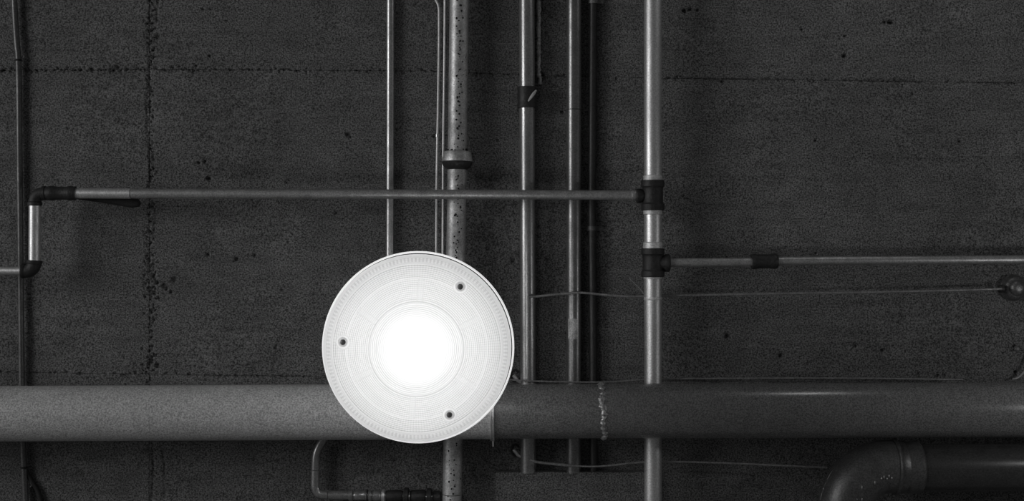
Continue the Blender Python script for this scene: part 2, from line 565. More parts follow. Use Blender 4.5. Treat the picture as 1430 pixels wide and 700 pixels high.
# ---------------------------------------------------------------- branch to the left with two elbows
br = thing('branch_pipe', P(888, 272.5, DR), 'slim horizontal pipe crossing from the upper tee to black elbows at left', 'pipe')
m = MB()
m.tube(pxs([(889, 272.8), (700, 271.8), (540, 271.2), (360, 270.8), (183, 270.4)], DR), 6.7 * sR, 32)
m.build('pipe_section', 'branch', br)
m = MB()
m.tube(pxs([(182.5, 270.4), (140, 270.2), (100, 270.0)], DR), 7.2 * sR, 32)
m.build('pipe_section', 'galv', br)['label'] = 'lighter pipe end before the coupling'
m = MB()
m.lathe(P(882, 272.8, DR), P(890, 272.8, DR), [(0, 6.6 * sR), (0.1, 7.6 * sR), (0.9, 7.6 * sR), (1, 7.0 * sR)], 32)
m.build('lock_ring', 'branch', br)
m = MB()
q = 1 / 45.0
m.lathe(P(106, 270, DR), P(61, 270, DR), [(0, 7.6 * sR), (0, 9.3 * sR), (6 * q, 10.2 * sR), (10 * q, 10.2 * sR), (13 * q, 9.2 * sR), (28 * q, 9.2 * sR), (31 * q, 10.4 * sR), (37 * q, 10.4 * sR), (40 * q, 9.4 * sR), (1, 9.4 * sR)], 32)
m.build('coupling', 'iron', br)
def elbow(pa, pc, pb, r, parent, mat='iron', lip=1.18, d=DR, name='elbow'):
    """pa -> pb in px, bending about the corner pc"""
    s = S(d)
    A, Cn, B = P(*pa, d), P(*pc, d), P(*pb, d)
    path = []
    n = 14
    for k in range(n + 1):
        t_ = k / n
        path.append(A * (1 - t_) ** 2 + Cn * (2 * t_ * (1 - t_)) + B * t_ ** 2)
    m = MB()
    m.tube(path, r * s, 28)
    for (p, qn) in ((path[0], path[2]), (path[-1], path[-3])):
        tdir = (qn - p).normalized()
        m.lathe(p - tdir * (1.5 * s), p + tdir * (4.5 * s), [(0, r * s * 0.95), (0.1, r * s * lip), (0.75, r * s * lip), (1, r * s * 0.98)], 28)
    return m.build(name, mat, parent)
elbow((63, 270), (47.5, 269.5), (48.5, 286), 8.6, br)
m = MB()
m.tube(pxs([(48.5, 282), (48.3, 320), (48.0, 366)], DR), 8.0 * sR, 32)
m.build('pipe_section', 'galv', br)['label'] = 'bright short vertical piece between the elbows'
elbow((48.0, 365), (48, 380), (32, 378.5), 9.6, br, lip=1.1)
m = MB()
m.tube(pxs([(34, 378.5), (0, 378.5), (-300, 378)], DR), 5.8 * sR, 28)
m.build('pipe_section', 'galv', br)

m = MB()  # dark slanting wedge below the slim pipe, thickening away from the coupling
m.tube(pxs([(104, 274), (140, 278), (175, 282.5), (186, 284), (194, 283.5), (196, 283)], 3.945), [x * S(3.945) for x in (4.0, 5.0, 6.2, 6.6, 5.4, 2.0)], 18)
tag(m.build('dark_wedge', 'rust', None, 50, origin=P(150, 280, 3.945)), 'black slanted wedge under the slim pipe beside the upper left elbow', 'bracket')

# branch to the right
br2 = thing('branch_pipe', P(935, 366.5, DR), 'slim horizontal pipe leaving the lower tee to the right edge', 'pipe')
m = MB()
m.tube(pxs([(933, 366.8), (990, 366.6), (1054, 366.2)], DR), 6.2 * sR, 28)
m.build('pipe_section', 'branch', br2)
m = MB()
m.tube(pxs([(1080, 364.6), (1250, 363.6), (1430, 362.6), (1850, 360)], DR), 5.9 * sR, 28)
m.build('pipe_section', 'branch', br2)
m = MB()
m.lathe(P(1049.5, 365.6, DR), P(1086, 364.8, DR), [(0, 6.5 * sR), (0, 10.2 * sR), (0.04, 10.9 * sR), (0.16, 10.9 * sR), (0.22, 10.1 * sR), (0.6, 9.7 * sR), (0.76, 10.1 * sR), (0.8, 10.9 * sR), (0.92, 10.9 * sR), (1, 9.4 * sR), (1, 6.2 * sR)], 32)
m.build('coupling', 'iron', br2)

# ---------------------------------------------------------------- vertical pipes on the ceiling
# pitted pipe with a flanged union
DG = 3.945
sG = S(DG)
rG = 13.3 * sG
def gx(y):
    return float(np.interp(y, [-300, 0, 250, 690, 1000], [644, 641.2, 638.2, 631.3, 627]))
gp = thing('pitted_pipe', P(gx(222), 222, DG), 'vertical steel pipe with rusty pits and a bulging union above the lamp', 'pipe')
for (ya, yb) in ((-300, 214), (230, 690), (691, 1000)):
    m = MB()
    n = max(2, int((yb - ya) / 60))
    m.tube([P(gx(ya + (yb - ya) * k / n), ya + (yb - ya) * k / n, DG) for k in range(n + 1)], rG, 40)
    m.build('pipe_section', 'gas', gp)
m = MB()
m.lathe(P(gx(211), 211, DG), P(gx(235), 235, DG), [(0, 15 * sG), (0.04, 18.5 * sG), (0.14, 19.6 * sG), (0.45, 21.0 * sG), (0.6, 21.5 * sG)], 40)
un = m.build('union', 'gas', gp)
m = MB()
m.lathe(P(gx(225), 225, DG), P(gx(237), 237, DG), [(0, 21.0 * sG), (0.2, 21.8 * sG), (0.5, 20.2 * sG), (0.8, 17.5 * sG), (1, 14 * sG)], 12)
m.build('union_nut', 'iron', un, 25)
m = MB()
for k in range(9):
    an = rng.uniform(math.pi * 1.05, math.pi * 1.95)
    c = P(gx(211), 211 - rng.uniform(0, 2), DG) + Vector((math.cos(an) * rG * 1.0, 0, math.sin(an) * rG * 1.0))
    r = rng.uniform(1.2, 3.0) * sG
    m.blob(c, r, r * 0.7, r * 0.8, 7, 4)
o = m.build('rust_crust', 'rust', un, 60); o['kind'] = 'stuff'
m = MB()
y = -20.0
while y < 720:
    if not (205 < y < 240):
        for _ in range(rng.choice([1, 2, 2, 3])):
            off = rng.gauss(2.0, 2.6) if rng.random() < 0.72 else rng.uniform(-6, 12)
            an = math.asin(max(-0.95, min(0.95, off / 13.3)))
            c = P(gx(y), y + rng.uniform(-2.5, 2.5), DG) + Vector((math.sin(an) * rG, 0, -math.cos(an) * rG))
            r = rng.uniform(0.6, 1.7) * sG
            m.blob(c, r, r * rng.uniform(0.8, 1.3), r * 0.5, 7, 4)
    y += rng.uniform(4, 8.5)
o = m.build('rust_pits', 'rust', gp, 60); o['kind'] = 'stuff'
o['label'] = 'dark rust blisters along the underside'

# drain pipe x ~ 736 with a black coupling
DD = 3.966
sD = S(DD)
def dx_(y):
    return float(np.interp(y, [-300, 0, 300, 700], [735, 735.6, 736.4, 738]))
dp = thing('drain_pipe', P(dx_(136), 136, DD), 'grey vertical pipe with a black clamp coupling near the top', 'pipe')
for (ya, yb) in ((-300, 126), (146, 660)):
    m = MB()
    m.tube([P(dx_(ya + (yb - ya) * k / 6), ya + (yb - ya) * k / 6, DD) for k in range(7)], 10.8 * sD, 36)
    m.build('pipe_section', 'drain', dp)
m = MB()
m.lathe(P(dx_(121.5), 121.5, DD), P(dx_(151), 151, DD), [(0, 11 * sD), (0, 13.2 * sD), (0.1, 13.8 * sD), (0.18, 13.3 * sD), (0.82, 13.3 * sD), (0.9, 13.8 * sD), (1, 13.2 * sD), (1, 11 * sD)], 36)
cp = m.build('coupling', 'iron', dp)
m = MB()
pa = P(737.5, 143, DD) + Vector((0, 0, -13.0 * sD)); pb = P(748.5, 127.5, DD) + Vector((0, 0, -9.5 * sD))
m.tube([pa, pa.lerp(pb, 0.35) + Vector((0, 0, -0.004)), pa.lerp(pb, 0.7) + Vector((0, 0, -0.005)), pb], [0.9 * sD, 2.0 * sD, 2.2 * sD, 1.3 * sD], 8)
m.build('clamp_pin', 'paint', cp)['label'] = 'pale slanted pin across the coupling'

# dark pipe x ~ 802
DK = 3.968
sK = S(DK)
def kx(y):
    return float(np.interp(y, [-300, 0, 300, 700], [801.5, 801.5, 801.3, 801.0]))
kp = thing('dark_pipe', P(kx(300), 300, DK), 'dark vertical pipe with a worn sticker, fourth pipe left of the galvanized one', 'pipe')
kp['label'] = 'dark painted vertical pipe with a small worn sticker above the thick pipe'
for (ya, yb) in ((-300, 152.6), (153.6, 660)):
    m = MB()
    m.tube([P(kx(ya + (yb - ya) * k / 6), ya + (yb - ya) * k / 6, DK) for k in range(7)], 10.2 * sK, 36)
    m.build('pipe_section', 'drain_dark', kp)
# sticker: curved patch hugging the pipe
m = MB()
vs_, fs_ = [], []
n = 12
for yy in (445, 473):
    for k in range(n + 1):
        an = math.radians(-52 + 80 * k / n)
        vs_.append(P(kx(yy), yy, DK) + Vector((math.sin(an) * 10.45 * sK, 0, -math.cos(an) * 10.45 * sK)))
for yy in (445, 473):
    for k in range(n + 1):
        an = math.radians(-52 + 80 * k / n)
        vs_.append(P(kx(yy), yy, DK) + Vector((math.sin(an) * 10.2 * sK, 0, -math.cos(an) * 10.2 * sK)))
w = n + 1
for k in range(n):
    fs_.append([k, w + k, w + k + 1, k + 1])
    fs_.append([2 * w + k, 2 * w + k + 1, 3 * w + k + 1, 3 * w + k])
    fs_.append([k, k + 1, 2 * w + k + 1, 2 * w + k])
    fs_.append([w + k, 3 * w + k, 3 * w + k + 1, w + k + 1])
fs_ += [[0, 2 * w, 3 * w, w], [n, w + n, 3 * w + n, 2 * w + n]]
m.add(vs_, fs_)
m.build('sticker', 'sticker', kp, 50)

# ribbed flexible conduit x ~ 827
DF = 3.980
sF = S(DF)
m = MB()
pts, rs = [], []
y = -200.0
i = 0
while y < 660.5:
    pts.append(P(float(np.interp(y, [-200, 0, 300, 664], [829.5, 828.5, 826.5, 829.5])), y, DF))
    rs.append((6.0 if i % 2 else 5.3) * sF)
    y += 1.5
    i += 1
fc = thing('flexible_conduit', P(827, 300, DF), 'thin ribbed conduit in the shade right of the dark pipe', 'conduit')
m.tube(pts, rs, 14)
m.build('ribbed_tube', 'ribbed', fc, 50)
def clamp(parent, x, y, d, r, side=1, mat='wire'):
    m = MB()
    s = S(d)
    m.lathe(P(x, y - 3, d), P(x, y + 3, d), [(0, r * s), (0, (r + 0.8) * s), (1, (r + 0.8) * s), (1, r * s)], 20)
    a = P(x + side * r, y, CEIL - 0.003)
    ex = side * 8 * s
    m.box((min(a.x, a.x + ex), a.y - 3 * s, a.z - 0.002), (max(a.x, a.x + ex), a.y + 3 * s, a.z + 0.002))
    st = m.build('strap', mat, parent)
    m = MB()
    cc = P(x + side * (r + 5.0), y, CEIL - 0.006)
    m.lathe(cc + Vector((0, 0, -0.003)), cc + Vector((0, 0, 0.004)), [(0, 1.2 * s), (0.2, 2.2 * s), (1, 2.4 * s)], 12)
    m.build('screw', mat, st)
clamp(fc, 828.7, 2, DF, 6.2, 1)
clamp(fc, 826.8, 319, DF, 6.2, 1, 'wire_dark')

# mortar-crusted strip right of the drain pipe
m = MB()
pts, rs = [], []
y = -120.0
while y < 118:
    pts.append(P(752.5 + rng.uniform(-0.6, 0.6) + (2.0 if y > 108 else 0), y, 3.99))
    rs.append(rng.uniform(2.0, 3.6) * S(3.99))
    y += 2.2
m.tube(pts, rs, 10)
tag(m.build('crusted_cable', 'mortar', None, 80, origin=P(752.5, 60, 3.99)), 'rough mortar-crusted cable close beside the pipe with the clamp coupling', 'cable')

# conduit x ~ 545, ends above the lamp
DC = 3.985
sC = S(DC)
m = MB()
m.tube(pxs([(545.5, -300), (545.2, 0), (544.8, 200), (544.4, 360), (544.2, 438)], DC), 5.6 * sC, 24)
cd = thing('conduit', P(544.6, 200, DC), 'straight slim steel conduit running down to the lamp, leftmost of the middle bundle', 'conduit')
m.build('tube', 'conduit', cd)
m = MB()
m.tube(spline(pxs([(544.2, 436), (545, 446), (556, 452), (603, 452)], DC)), 5.6 * sC, 20)
m.build('bend', 'conduit', cd)

# two thin cables
m = MB()
m.tube(spline(pxs([(585, -60), (600, -16), (608.5, 0), (612.3, 9), (613, 24), (612.8, 70), (611.6, 150), (610, 230), (609.4, 300), (609.2, 362), (611, 440)], 3.988), 8), 1.55 * S(3.988), 12)
tag(m.build('cable', 'wire_bright', None, 60, origin=P(611, 200, 3.988)), 'thin pale cable bending away at the top, left one of the pair beside pitted pipe', 'cable')
m = MB()
m.tube(spline(pxs([(622, -200), (621.2, 0), (620.4, 100), (619, 210), (618.2, 362), (618, 440)], 3.985), 6), 1.7 * S(3.985), 12)
tag(m.build('cable', 'wire_bright', None, 60, origin=P(620, 200, 3.985)), 'thin straight pale cable touching the flanged union of the pitted pipe', 'cable')
m = MB()
a = P(610.5, 190, 3.99)
m.lathe(P(611, 187, 3.988), P(610.9, 192, 3.988), [(0, 1.6 * S(3.99)), (0.1, 2.9 * S(3.99)), (0.9, 2.9 * S(3.99)), (1, 1.6 * S(3.99))], 14)
tag(m.build('cable_clip', 'conduit', None, 40, origin=a), 'tiny clip holding the thin bending cable to the ceiling', 'clip')

# ---------------------------------------------------------------- left conduit
lp = [(17, -120), (20, 0), (23.5, 60), (26, 95), (27.5, 250), (29.2, 420), (30.5, 540), (32, 615), (33.5, 653), (36, 705), (38, 800)]
lc = thing('conduit', P(27, 250, 3.984), 'thin slightly bent conduit down the far left edge of the ceiling', 'conduit')
m = MB()
m.tube(spline(pxs(lp, 3.984), 6), 4.1 * S(3.984), 20)
m.build('tube', 'conduit_dark', lc)
for (x, y, s_) in ((25.2, 84, 1), (33.5, 653, 1)):
    m = MB()
    m.lathe(P(x, y - 1.4, 3.984), P(x, y + 1.4, 3.984), [(0, 4.1 * S(3.984)), (0, 4.9 * S(3.984)), (1, 4.9 * S(3.984)), (1, 4.1 * S(3.984))], 20)
    m.build('joint_ring', 'rust', lc)
def hook(x, y, r, d, a0, a1, th, mat, label, name='hook', cat='hook'):
    m = MB()
    s = S(d)
    pts = []
    for k in range(13):
        a = math.radians(a0 + (a1 - a0) * k / 12)
        pts.append(P(x + r * math.cos(a), y + r * math.sin(a), d))
    e = pts[-1]
    pts.append(Vector((e.x, e.y, CAM_Z + CEIL)))
    m.tube(pts, th * s, 10)
    return tag(m.build(name, mat, None, 60, origin=P(x, y, CEIL)), label, cat)
hook(30.5, 78, 3.2, 3.985, -10, 170, 0.9, 'wire_dark', 'tiny wire hook beside the far left conduit near the top joint')
m = MB()
m.tube(spline(pxs([(34, 653), (38, 664), (42, 673), (44, 678), (41.5, 680.5), (39.5, 677.5)], 3.986), 6), 0.9 * S(3.986), 10)
tag(m.build('wire_tie', 'wire_dark', None, 60, origin=P(38, 664, 3.986)), 'small bent wire tie at the foot of the far left conduit', 'wire')
m = MB()
m.tube(spline(pxs([(34, 655), (44, 672), (52, 684), (57, 700), (60, 730)], 3.99), 6), 3.2 * S(3.99), 12)
tag(m.build('dark_cable', 'rust', None, 60, origin=P(44, 672, 3.99)), 'black cable branching away from the far left conduit at the bottom', 'cable')

# ---------------------------------------------------------------- thin wires across the ceiling
m = MB()
m.tube(spline(pxs([(738, 415), (752, 414), (775, 411.5), (800, 409.5), (815, 409.3), (835, 411), (860, 413.4), (880, 414.3), (900, 414), (925, 413), (1000, 411.8), (1100, 410), (1200, 408.5), (1272, 407), (1340, 405.5), (1399, 403.5)], 3.93), 6), 1.7 * S(3.93), 10)
tag(m.build('wire', 'wire', None, 60, origin=P(1000, 412, 3.93)), 'thin wavy wire running from the grey pipe to the round box at right edge', 'wire')
m = MB()
m.tube(spline(pxs([(700, 530), (760, 533), (820, 534), (860, 533), (900, 530.3), (925, 529.3), (1060, 528.6), (1200, 528.6), (1345, 530.5)], 3.93), 6), 1.1 * S(3.93), 10)
tag(m.build('wire', 'wire', None, 60, origin=P(925, 529, 3.93)), 'thin wire running just above the upper edge of the thick pipe', 'wire')
m = MB()
m.tube(spline(pxs([(740, 643), (750, 645.5), (775, 648.5), (805, 651), (832, 651.8), (860, 649.5), (890, 646.2), (925, 645), (1000, 646.5), (1080, 650), (1155, 653.5)], 3.915), 6), [1.9 * S(3.92)] * 18 + [1.3 * S(3.92)] * 43, 10)
tag(m.build('wire', 'wire', None, 60, origin=P(830, 651, 3.915)), 'thin sagging wire below the thick pipe leading to the big elbow', 'wire')

# wire anchor
m = MB()
a = P(1272, 404, CEIL)
m.lathe(a + Vector((0, 0, 0.002)), a + Vector((0, 0, -0.022)), [(0, 4.2 * S(4)), (0.4, 4.0 * S(4)), (0.6, 2.2 * S(4)), (1, 1.6 * S(4))], 14)
m.tube(pxs([(1275.5, 401), (1274.5, 406), (1272.5, 409)], 3.965), 0.8 * S(4), 8)
tag(m.build('wire_anchor', 'wire_dark', None, 40, origin=a), 'small anchor knob on the wire left of the round box', 'anchor')

# pipe clips at the drain pipe
for (x, y, lab) in ((719, 527, 'small ring clip left of the grey pipe just above the thick pipe'), (719.5, 631, 'small ring clip left of the grey pipe just below the thick pipe')):
    t = thing('pipe_clip', P(x, y, CEIL), lab, 'clip')
    m = MB()
    pts = []
    for k in range(17):
        a = math.radians(60 + 270 * k / 16)
        pts.append(P(x + 5.5 * math.cos(a), y - 2 + 8.0 * math.sin(a), 3.98))
    m.tube(pts, 1.6 * S(3.98), 10)
    m.build('ring', 'rust', t, 60)
    m = MB()
    m.tube(pxs([(x - 2, y - 3), (x + 4, y + 5), (x + 9, y + 8)], 3.972), [2.6 * S(3.97), 2.4 * S(3.97), 1.6 * S(3.97)], 10)
    m.build('tongue', 'galv', t, 60)

# ---------------------------------------------------------------- round box, stud, ring at the right edge
t = thing('junction_box', P(1413, 402, CEIL), 'round dark ceiling box at the right edge where the thin wire ends', 'box')
c0 = P(1413, 402, CEIL)
m = MB(); s4 = S(3.97)
m.lathe(c0 + Vector((0, 0, 0.002)), c0 + Vector((0, 0, -0.045)), [(0, 18.5 * s4), (0.35, 18.5 * s4), (0.42, 17.2 * s4), (0.75, 16.6 * s4), (0.9, 15 * s4), (1, 11 * s4)], 40)
m.build('body', 'elbow', t)
m = MB()
m.lathe(c0 + Vector((0, 0, -0.043)), c0 + Vector((0, 0, -0.060)), [(0, 11.5 * s4), (0.4, 11 * s4), (0.85, 8 * s4), (1, 4 * s4)], 32)
m.build('cap', 'elbow', t)
m = MB()
m.lathe(P(1394, 403.6, 3.955), P(1401, 403.2, 3.955), [(0, 2.5 * s4), (0.1, 5.5 * s4), (1, 6 * s4)], 16)
m.build('cable_gland', 'iron', t)
m = MB()
a = P(1420, 487, CEIL)
m.lathe(a + Vector((0, 0, 0.002)), a + Vector((0, 0, -0.010)), [(0, 4.5 * S(4)), (0.6, 4 * S(4)), (1, 2 * S(4))], 14)
m.tube(pxs([(1417, 488.5), (1423, 490)], 3.985), 1.1 * S(4), 8)
tag(m.build('stud', 'wire_dark', None, 40, origin=a), 'small fixing stud in the ceiling under the round box', 'stud')
m = MB()
m.tube(spline(pxs([(1414, 529.5), (1420, 528.5), (1427, 523.5), (1433, 515), (1440, 500), (1450, 470)], 3.97), 6), 1.7 * S(3.97), 10)
tag(m.build('curved_cable', 'wire', None, 60, origin=P(1420, 528, 3.97)), 'curved cable end peeking in at the right edge above the thick pipe', 'cable')

# ---------------------------------------------------------------- big elbow at lower right
DE = 3.80
sE = S(DE)
rE = 37.0 * sE
t = thing('elbow_pipe', P(1240, 652, DE), 'large cast elbow and pipe turning downward in the lower right corner', 'pipe')
cx, cy, R = 1241.0, 713.0, 61.0
pts = [P(cx - R, y, DE) for y in (1000, 880, 780)]
pts += [P(cx - R * math.cos(a), cy - R * math.sin(a), DE) for a in np.linspace(0, math.pi / 2, 26)]
pts += [P(x, cy - R, DE) for x in (1246, 1250)]
m = MB()
m.tube(pts, rE, 56)
el = m.build('elbow', 'elbow', t)
# cast seam along the elbow's outer flank
m = MB()
pts, rs = [], []
for a in np.linspace(-0.25, 0.62, 40):
    ra = R + 36.0 + rng.uniform(-0.4, 0.4)
    pts.append(P(cx - ra * math.cos(a), cy - ra * math.sin(a), DE) + Vector((0, 0, -0.010)))
    rs.append(rng.uniform(0.8, 1.9) * sE)
m.tube(pts, rs, 8)
m.build('cast_seam', 'elbow', el, 60)
# raised casting marks, too worn to read
m = MB()
def on_elbow(x, y):
    dx, dy = x - cx, y - cy
    q = math.hypot(dx, dy) - R
    return P(x, y, DE) + Vector((0, 0, -math.sqrt(max(0.0, rE ** 2 - (q * sE) ** 2)))) * 1.0
for (x, y, rx1, ry1) in ((1220.5, 662, 1.3, 1.8), (1224, 660, 1.0, 2.6), (1228.5, 662.5, 1.3, 1.5), (1231, 659, 1.0, 2.4), (1235, 661.5, 1.4, 1.8), (1211.5, 668, 1.0, 2.8), (1193.5, 674.5, 1.1, 3.0), (1194, 691, 1.2, 2.4), (1187, 690.5, 1.0, 1.2)):
    m = MB()
    m.blob(on_elbow(x, y), rx1 * sE, ry1 * sE, 1.4 * sE, 9, 5)
    m.build('casting_mark', 'branch', el, 60)
m = MB()
m.lathe(P(1247, 652, DE), P(1252, 652, DE), [(0, rE), (0.2, rE + 2.2 * sE), (0.7, rE + 2.6 * sE), (1, rE)], 64)
m.build('bead', 'conduit_dark', t, 60)
m = MB()
m.lathe(P(1252, 653, DE), P(1284, 653, DE), [(0, 36 * sE), (0.22, 36.2 * sE), (0.3, 34.8 * sE), (0.36, 34.8 * sE), (0.42, 36.0 * sE), (0.93, 36.0 * sE), (1, 34 * sE)], 64)
m.build('collar', 'elbow', t)
m = MB()
m.tube(pxs([(1282, 653.5), (1430, 653), (1900, 652)], DE), 33.0 * sE, 56)
m.build('pipe_section', 'under_pipe', t)

# ---------------------------------------------------------------- small conduit run at lower left of the lamp
DL = 3.965
sL = S(DL)
t = thing('conduit', P(440, 690, DL), 'small jointed conduit bending round below the thick pipe left of the lamp', 'conduit')
m = MB()
m.tube(spline(pxs([(462, 596), (457, 606), (449, 618), (443, 630), (440.8, 642), (440.4, 656)], DL), 6), 5.9 * sL, 22)
m.build('bend', 'drain', t)
m = MB()
m.tube(spline(pxs([(440.4, 656.6), (440.2, 672), (440.4, 681), (444, 688.5), (451, 691), (458, 691.3)], DL), 6), 6.1 * sL, 22)
m.build('bend', 'drain', t)
m = MB()
m.tube(pxs([(458.6, 691.3), (488, 692), (560, 694), (615, 695)], DL), 6.3 * sL, 22)
m.build('tube', 'drain', t)
for (xa, xb, r, mat) in ((487, 493, 8.2, 'drain'), (494, 511, 7.0, 'drain'), (512, 514, 8.0, 'iron'), (515, 519, 8.4, 'drain'), (521, 531, 7.4, 'drain'), (533, 538, 9.5, 'galv'), (539, 563, 8.5, 'iron'), (564, 571, 13.0, 'iron'), (573, 595, 9.5, 'iron'), (596, 603, 12.5, 'iron'), (604, 616, 9.0, 'iron')):
    m = MB()
    yy = 692 + (xa - 490) * 0.025
    m.lathe(P(xa, yy, DL), P(xb, yy, DL), [(0, r * sL * 0.85), (0.12, r * sL), (0.88, r * sL), (1, r * sL * 0.85)], 24)
    m.build('fitting', mat, t)

# ---------------------------------------------------------------- the lamp
DLMP = 3.05
sP = S(DLMP)
LC = P(582.3, 486.8, DLMP)            # centre of the lens
lamp = thing('pendant_lamp', P(582.3, 486.8, CEIL), 'glowing round lamp with a ribbed prismatic lens and three screws', 'lamp')

def lens_material():
    mt = bpy.data.materials.new('prismatic_lens')
    mt.use_nodes = True
    nt = mt.node_tree
    nt.nodes.clear()
    out = nt.nodes.new('ShaderNodeOutputMaterial')
    at = N(nt, 'ShaderNodeAttribute', attribute_name='groove')
    col = ramp(nt, at.outputs['Fac'], [(0.0, 1.0), (1.0, 0.58)])
    tr = nt.nodes.new('ShaderNodeBsdfTranslucent')
    nt.links.new(col, tr.inputs[0])
    em = nt.nodes.new('ShaderNodeEmission')
    nt.links.new(col, em.inputs[0])
    em.inputs[1].default_value = 0.03
    gl = nt.nodes.new('ShaderNodeBsdfGlossy')
    gl.inputs['Roughness'].default_value = 0.2
    gl.inputs['Color'].default_value = (0.3, 0.3, 0.3, 1)
    mx = nt.nodes.new('ShaderNodeMixShader')
    mx.inputs[0].default_value = 0.06
    nt.links.new(tr.outputs[0], mx.inputs[1])
    nt.links.new(gl.outputs[0], mx.inputs[2])
    ad = nt.nodes.new('ShaderNodeAddShader')
    nt.links.new(mx.outputs[0], ad.inputs[0])
    nt.links.new(em.outputs[0], ad.inputs[1])
    nt.links.new(ad.outputs[0], out.inputs[0])
    return mt
M['lens'] = lens_material()

def acrylic_material():
    mt = bpy.data.materials.new('white_acrylic_reflector')
    mt.use_nodes = True
    nt = mt.node_tree
    nt.nodes.clear()
    out = nt.nodes.new('ShaderNodeOutputMaterial')
    df = nt.nodes.new('ShaderNodeBsdfDiffuse'); df.inputs[0].default_value = (0.85, 0.85, 0.85, 1)
    tl = nt.nodes.new('ShaderNodeBsdfTranslucent'); tl.inputs[0].default_value = (0.8, 0.8, 0.8, 1)
    mx = nt.nodes.new('ShaderNodeMixShader'); mx.inputs[0].default_value = 0.25
    nt.links.new(df.outputs[0], mx.inputs[1]); nt.links.new(tl.outputs[0], mx.inputs[2])
    em = nt.nodes.new('ShaderNodeEmission'); em.inputs[1].default_value = 0.45
    ad = nt.nodes.new('ShaderNodeAddShader')
    nt.links.new(mx.outputs[0], ad.inputs[0]); nt.links.new(em.outputs[0], ad.inputs[1])
    nt.links.new(ad.outputs[0], out.inputs[0])
    return mt
M['acrylic'] = acrylic_material()

screws = [(643, 400.5), (480, 477.5), (628, 578.5)]
RL = 130.5                                  # lens radius in px at its depth
def lens_mesh():
    nr, na = 240, 900
    rr = np.linspace(0.8, RL, nr)
    th = np.linspace(0, 2 * np.pi, na, endpoint=False)
    Rr, Th = np.meshgrid(rr, th, indexing='ij')
    px = 582.3 + Rr * np.cos(Th)
    py = 486.8 + Rr * np.sin(Th)
    # concentric prisms
    saw = (Rr / 2.62) % 1.0
    ring = np.where(saw < 0.44, 1 - np.abs(saw - 0.22) / 0.22, 0.0) * np.clip((Rr - 30) / 25, 0, 1)
    rad = ((Th * 180 / (2 * np.pi)) % 1.0)
    ribs = np.where(rad < 0.35, 1 - np.abs(rad - 0.175) / 0.175, 0.0) * (Rr > 67) * (Rr < 117)
    teeth = np.where(((Th * 150 / (2 * np.pi)) % 1.0) < 0.45, 1.0, 0.0) * (Rr > 121) * (Rr < 126.5)
    g = 0.85 * ring + 0.30 * ribs
    g = np.where(Rr > 117, 0.30 * ring + 0.35 * teeth, g)
    g = np.where(Rr > 127.5, 0.05, g)
    # heavier rings
    for r0, wd, val in ((65.5, 1.3, 0.75), (69.0, 0.9, 0.6), (98.5, 1.6, -1.0), (119.5, 0.8, 0.45)):
        q = np.clip(1 - np.abs(Rr - r0) / wd, 0, 1)
        g = g * (1 - q) + max(val, 0) * q
    # six smooth spokes between the heavier rings
    for k in range(6):
        a = np.radians(-86 + 60 * k)
        dth = (Th - a + np.pi) % (2 * np.pi) - np.pi
        lat = np.abs(dth) * Rr
        inside = (lat < 4.5) & (Rr > 67) & (Rr < 97)
        g = np.where(inside, 0.14 + 0.25 * (np.abs(lat - 3.9) < 0.6) + 0.5 * g * (lat < 3.2), g)
    # smooth pads around the screws
    for (sx, sy) in screws:
        q = np.hypot(px - sx, py - sy)
        g = np.where(q < 10.5, 0.02, g)
        g = np.where(np.abs(q - 10.0) < 0.8, 0.35, g)
    dome = 0.030 * (1 - (Rr / RL) ** 2) - 0.0012 * g
    wall_z = np.full(na, 0.055)
    X = LC.x + Rr * sP * np.cos(Th)
    Y = LC.y + Rr * sP * np.sin(Th)
    Z = LC.z - dome
    co = np.stack([X, Y, Z], -1).reshape(-1, 3)
    idx = np.arange(nr * na).reshape(nr, na)
    quads = np.stack([idx[:-1, :], idx[1:, :], np.roll(idx[1:, :], -1, 1), np.roll(idx[:-1, :], -1, 1)], -1).reshape(-1, 4)
    # rounded side wall
    gl = [g.reshape(-1)]
    last = idx[-1]
    k = len(co)
    allco = [co]
    for (dr, dz) in ((0.0014, 0.002), (0.002, 0.006), (0.0022, 0.025), (0.0022, 0.045)):
        rw = RL * sP + dr
        lay = np.stack([LC.x + rw * np.cos(th), LC.y + rw * np.sin(th), np.full(na, LC.z + dz)], -1)
        allco.append(lay)
        cur = np.arange(k, k + na)
        quads = np.concatenate([quads, np.stack([last, cur, np.roll(cur, -1), np.roll(last, -1)], -1)])
        gl.append(np.full(na, 0.05) if dz < 0.01 else 0.6 * (((th * 150 / (2 * np.pi)) % 1.0) < 0.45))
        last = cur
        k += na
    co = np.concatenate(allco)
    # centre cap
    co = np.concatenate([co, [[LC.x, LC.y, LC.z - 0.030]]])
    gl = np.concatenate(gl + [np.zeros(1)])
    cidx = len(co) - 1
    tris = np.stack([np.full(na, cidx), idx[0], np.roll(idx[0], -1)], -1)
    org = np.array(world_loc(lamp))
    co = co - org
    me = bpy.data.meshes.new('lens')
    me.vertices.add(len(co))
    me.vertices.foreach_set('co', co.astype(np.float32).ravel())
    loops = np.concatenate([quads.ravel(), tris.ravel()]).astype(np.int32)
    starts = np.concatenate([np.arange(len(quads)) * 4, len(quads) * 4 + np.arange(len(tris)) * 3]).astype(np.int32)
    me.loops.add(len(loops))
    me.loops.foreach_set('vertex_index', loops)
    me.polygons.add(len(starts))
    me.polygons.foreach_set('loop_start', starts)
    me.polygons.foreach_set('use_smooth', np.ones(len(starts), dtype=bool))
    me.update(calc_edges=True)
    at = me.attributes.new('groove', 'FLOAT', 'POINT')
    at.data.foreach_set('value', gl.astype(np.float32))
    me.materials.append(M['lens'])
    o = bpy.data.objects.new('lens', me)
    C.objects.link(o)
    o.parent = lamp
    o['label'] = 'ribbed clear prismatic lens glowing white'
    return o
